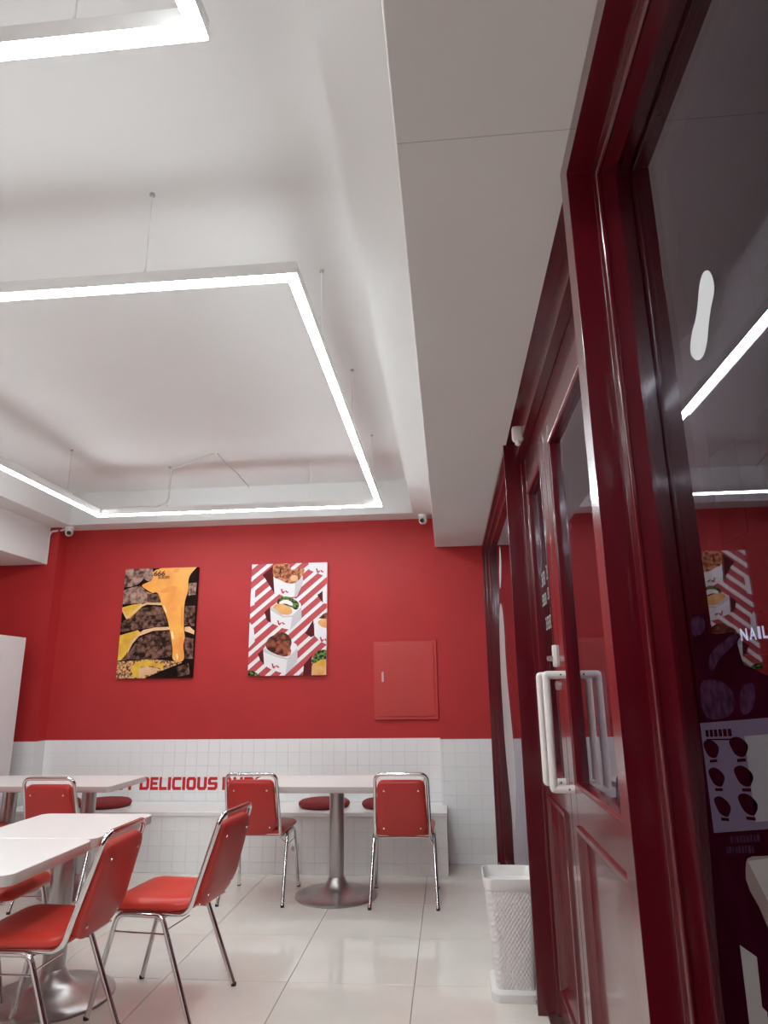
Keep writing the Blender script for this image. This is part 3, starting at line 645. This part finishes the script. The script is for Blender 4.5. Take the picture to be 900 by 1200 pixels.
# ------------------------------------------------------------------ chairs (local: sits facing +y)
def make_chair():
    t = empty('stacking_chair'); R_ = 0.0112
    # one bent tube: under the seat, up the back and over
    zs = 0.405
    side = lambda s: [(s*.172, .165, zs), (s*.178, -.185, zs), (s*.168, -.315, .802)]
    P = side(-1)+list(reversed(side(1)))
    P = fillet(P, [.060, .045, .045, .060], 7)
    MB().tube(P, R_, 12).build('back_tube', 'chrome', t, smooth=True)
    for s in (-1, 1):
        Q = fillet([(s*.213, .232, .008), (s*.196, .135, .400), (s*.196, -.075, .400), (s*.213, -.238, .008)], .045, 6)
        lo = MB().tube(Q[:len(Q)//2+1], R_, 12).build('leg', 'chrome', t, smooth=True)
        l2 = MB().tube(Q[len(Q)//2:], R_, 12).build('leg', 'chrome', t, smooth=True)
        MB().lathe([(0.0118, 0.0), (0.0126, 0.012), (0.0114, 0.014)], 12, (s*.2135, .2335, 0)).build('foot_cap', 'rubber', lo, smooth=True)
        MB().lathe([(0.0118, 0.0), (0.0126, 0.012), (0.0114, 0.014)], 12, (s*.2135, -.2395, 0)).build('foot_cap', 'rubber', l2, smooth=True)
        MB().tube([(s*.1995, .152, .332), (s*.1995, -.103, .332)], .0038, 8).build('stretcher', 'chrome', t, smooth=True)
        MB().tube([(s*.197, -.098, .345), (s*.177, -.193, .402)], .0035, 8).build('brace', 'chrome', t, smooth=True)
    MB().tube([(-.198, -.070, .385), (.198, -.070, .385)], .0045, 8).build('cross_rod', 'chrome', t, smooth=True)
    MB().tube([(-.190, .10, .398), (.190, .10, .398)], .006, 8).build('cross_rod', 'chrome', t, smooth=True)
    # seat pad
    o_ = rrect(0.405, 0.400, 0.07, 7, 0, 0.005)
    o_ = [(x*(1.0+0.10*(y-.005)/.4), y) for x, y in o_]
    def ring(i, z, dip=0.0):
        return [(x, y, z-dip*(1-((x/.2)**2))*0.5+(-0.010*max(0, (y-.13)/.07)**2)) for x, y, z in inset_ring(o_, i, z)]
    MB().loft([ring(.05, .413), ring(.012, .416), ring(.002, .424), ring(0, .434), ring(.004, .446), ring(.018, .456), ring(.05, .461, .004), ring(.10, .461, .008), ring(.16, .460, .012)]).build('seat', 'vinyl', t, smooth=True, angle=60)
    # back pad, built flat then leaned
    bo = []
    for x, z in rrect(0.330, 0.345, 0.045, 8, 0, 0, rs=(.042, .042, .085, .085)): bo.append((x*(0.965-0.10*z/.345), z))
    bo = [(x, z-(0.012*max(0, 1-(x/.16)**2)*min(1, max(0, (-z-.05)/.12)))+(0.008*(abs(x)/.16)**2 if z > .1 else 0)) for x, z in bo]
    def br(i, y): return [(x, y-.016*max(0, 1-((z+.02)/.18)**2)-.006*max(0, 1-(x/.17)**2), z) for x, z, _ in inset_ring(bo, i, 0)]
    lean = math.atan2(.130, .397)
    T = Matrix.Translation((0, -.243, .598)) @ Matrix.Rotation(lean, 4, 'X')
    bp_ = MB().loft([br(.10, -.030), br(.05, -.030), br(.014, -.029), br(.004, -.025), br(0, -.017), br(0, -.010)]).xf(T).build('back_shell', 'vinyl_back', t, smooth=True, angle=50)
    MB().loft([br(.001, -.011), br(0, .004), br(.004, .014), br(.016, .024), br(.04, .029), br(.09, .031)]).xf(T).build('back_cushion', 'vinyl', t, smooth=True, angle=60)
    for sx in (-.118, .118):
        for z in (-.122, .122):
            MB().lathe([(0.0062, 0.0), (0.0058, -.0022), (0.0025, -.0032)], 12, (sx*(0.965-0.1*z/.345), -.029-.016*(1-((z+.02)/.18)**2)-.006*(1-(sx/.17)**2), z), 'y').xf(T).build('rivet', 'chrome', bp_, smooth=True)
    return t
ch = make_chair(); first = [True]
def put_chair(x, y, rz, label):
    o = ch if first[0] else copy_tree(ch); first[0] = False
    o.location = (x, y, 0); o.rotation_euler = (0, 0, math.radians(rz)); tag(o, label, 'chair', 'red vinyl stacking chairs'); return o
put_chair(-0.335, 4.880, 1.0, 'red chair with back to the room at the long table, nearer the bench end')
put_chair(-1.318, 4.895, 0.0, 'red chair with back to the room at the long table, in front of the lettering')
put_chair(-1.315, 3.315, 83.5, 'red chair seen side-on, pulled out beside the joined tables with its whole seat clear')
put_chair(-1.648, 2.862, 89.0, 'red chair pushed in at the joined tables so its seat is under the table top')
put_chair(-2.580, 4.672, 0.0, 'red chair with back to the room at the paired tables before the bench')
put_chair(-2.235, 3.40, -88.0, 'red chair half hidden beneath the joined tables, opposite the two side-on chairs')
put_chair(-3.225, 4.665, -12.0, 'red chair at the paired tables nearest the tall white cabinet')

# ------------------------------------------------------------------ waste bin
t = empty('waste_bin', (0.250, 3.535, 0)); tag(t, 'tall white basket-weave waste bin standing beside the red door post', 'bin')
def binring(w_, d_, z, r=.045): return [(x, y, z) for x, y in rrect(w_, d_, r, 6)]
b = MB(); b.loft([binring(.170, .200, .004, .03), binring(.172, .204, .03, .03), binring(.236, .250, .440)]); b.build('body', 'wicker', t, smooth=True, angle=60)
b = MB(); b.loft([binring(.237, .252, .435), binring(.246, .262, .440), binring(.252, .268, .480), binring(.250, .266, .486), binring(.242, .258, .486), binring(.238, .252, .478), binring(.226, .240, .437), binring(.160, .19, .06, .03)], cap=False)
b.add(binring(.16, .19, .06, .03), [tuple(range(28))]); b.build('rim', 'white_plastic', t, smooth=True, angle=45)
b = MB(); b.loft([binring(.216, .282, .0), binring(.220, .286, .004), binring(.218, .284, .032), binring(.210, .276, .035), binring(.18, .215, .037, .03)]); o = b.build('base_tray', 'white_plastic', t, smooth=True, angle=45); o['label'] = 'wider flat tray foot'

# ------------------------------------------------------------------ street outside (night)
mb = MB(); mb.box(0.52, 16, -8, 20, -0.14, -0.02); tag(mb.build('ground', 'asphalt'), kind='structure')
FX = GX-0.0006
def film(name, pts, m_, k, parent=win1):
    b = MB(); x = FX-k*0.0004; P_ = [(x-XF, y, z) for y, z in pts]; b.add(P_, [tuple(range(len(P_)))])
    me = b.build(name, m_, parent, recalc=False); bm = bmesh.new(); bm.from_mesh(me.data); bm.faces.ensure_lookup_table(); bm.faces[0].normal_update()
    if bm.faces[0].normal.x > 0: bm.faces[0].normal_flip()
    bmesh.ops.triangulate(bm, faces=bm.faces); bm.to_mesh(me.data); bm.free(); return me
SC = GX/0.3915
def FP(l): return [(y*SC, 1.328+(z-1.328)*SC) for y, z in l]
base = film('window_film', FP([(1.118, 1.438), (1.063, 1.434), (1.062, 1.405), (1.02, 1.40), (0.968, 1.399), (0.955, 1.355), (0.886, 1.338), (0.70, 1.36), (0.30, 1.40), (-0.6, 1.40), (-0.6, 0.16), (1.195, 0.16), (1.195, 0.9)]), 'pr_plum', 0)
base['label'] = 'dark printed window film with a menu'
film('film_print', FP(smooth_poly([(1.125, 1.436), (1.066, 1.431), (1.064, 1.411), (1.10, 1.402), (1.125, 1.405)])), 'pr_plum_light', 1)
film('film_print', FP(smooth_poly([(1.075, 1.365), (1.043, 1.381), (1.0, 1.390), (0.966, 1.397), (0.946, 1.392), (0.985, 1.377), (1.03, 1.366), (1.065, 1.343)])), 'pr_plum_light', 1)
film('film_print', FP(smooth_poly([(1.125, 1.335), (1.06, 1.338), (1.015, 1.330), (0.990, 1.314), (1.012, 1.284), (1.125, 1.275)], 2)), 'pr_plum_light', 1)
film('film_print', FP(smooth_poly([(0.976, 1.320), (0.95, 1.331), (0.922, 1.330), (0.937, 1.297), (0.983, 1.286)])), 'pr_plum_light', 1)
film('menu_print', FP([(1.14, 1.271), (0.912, 1.288), (0.80, 1.296), (0.84, 1.20), (0.952, 1.153), (1.14, 1.113)]), 'pr_menu', 2)
film('tile_reflection_print', FP([(0.978, 1.262), (0.80, 1.280), (0.84, 1.19), (0.948, 1.163), (0.982, 1.156)]), 'pr_tile_reflection', 3)  # pale patch painted in for the white wall tiles mirrored in the pane
for y_, z_ in ((1.105, 1.233), (1.002, 1.244), (1.098, 1.194), (0.999, 1.207), (1.090, 1.155), (0.998, 1.172)):
    film('food_print', FP([(y_+.030*(1+.12*math.sin(3*a))*math.cos(a), z_+.013*math.sin(a)+.003) for a in [2*PI*k/18 for k in range(18)]]), 'pr_plum', 3)
    film('caption_print', FP([(y_+.012, z_-.014), (y_-.018, z_-.010), (y_-.018, z_-.014), (y_+.012, z_-.018)]), 'pr_plum', 3)
for k in range(6):
    y_ = 1.120-k*.0175; film('heading_print', FP([(y_, 1.262+k*.0013), (y_-.013, 1.263+k*.0013), (y_-.013, 1.253+k*.0013), (y_, 1.252+k*.0013)]), 'pr_plum', 3)
film('heading_print', FP([(1.12, 1.249), (1.005, 1.2575), (1.005, 1.2555), (1.12, 1.247)]), 'pr_plum', 3)
for r_, (ya, za) in enumerate(((1.078, 1.116), (1.100, 1.098))):
    for k in range(9): film('address_print', FP([(ya-k*.0115, za+k*.0026+.004), (ya-k*.0115-.008, za+k*.0026+.006), (ya-k*.0115-.008, za+k*.0026-.003), (ya-k*.0115, za+k*.0026-.005)]), 'pr_plum_light', 1)
film('box_print', FP(smooth_poly([(1.036, 1.094), (1.024, 1.106), (0.964, 1.120), (0.88, 1.14), (0.90, 0.98), (0.960, 0.985), (0.999, 1.043), (1.044, 1.068)], 1)), 'pr_boxside', 1)
film('box_print', FP([(1.026, 1.100), (0.964, 1.117), (0.90, 1.13), (0.93, 1.02), (0.972, 1.058)]), 'pr_boxtop', 2)
film('stripe_print', FP([(1.096, 0.978), (1.041, 0.982), (1.046, 0.923), (1.032, 0.923), (1.037, 0.86), (1.10, 0.84)]), 'pr_boxtop', 1)
t = empty('neighbour_building', (4.6, 9.3, -0.02)); tag(t, 'dark building across the street carrying a lit sign', 'building')
bw = MB().box(0.0, 5, -6.5, 6, 0, 7).build('facade', 'night_wall', t)
for k in range(5):
    for lv in (0.9, 3.6): MB().box(-.03, .02, -5.6+k*2.2, -4.2+k*2.2, lv, lv+1.5).build('window', 'dark_pane', t)
MB().box(-1.02, .02, -.30, -.20, 1.72, 2.24).build('blade_sign', 'sign_box', t)
x = -0.885
for c_ in 'NAIL N':
    if c_ == ' ': x += .06; continue
    w_ = {'I': .035, 'N': .085, 'A': .085, 'L': .07}[c_]
    b = MB(); glyph(b, c_, lambda u, v: (x+u*w_, -.304, 1.892+v*.155+(x+.885)*.10), 0.03); b.build('sign_letter', 'nail_light', t, recalc=False); x += w_+.022
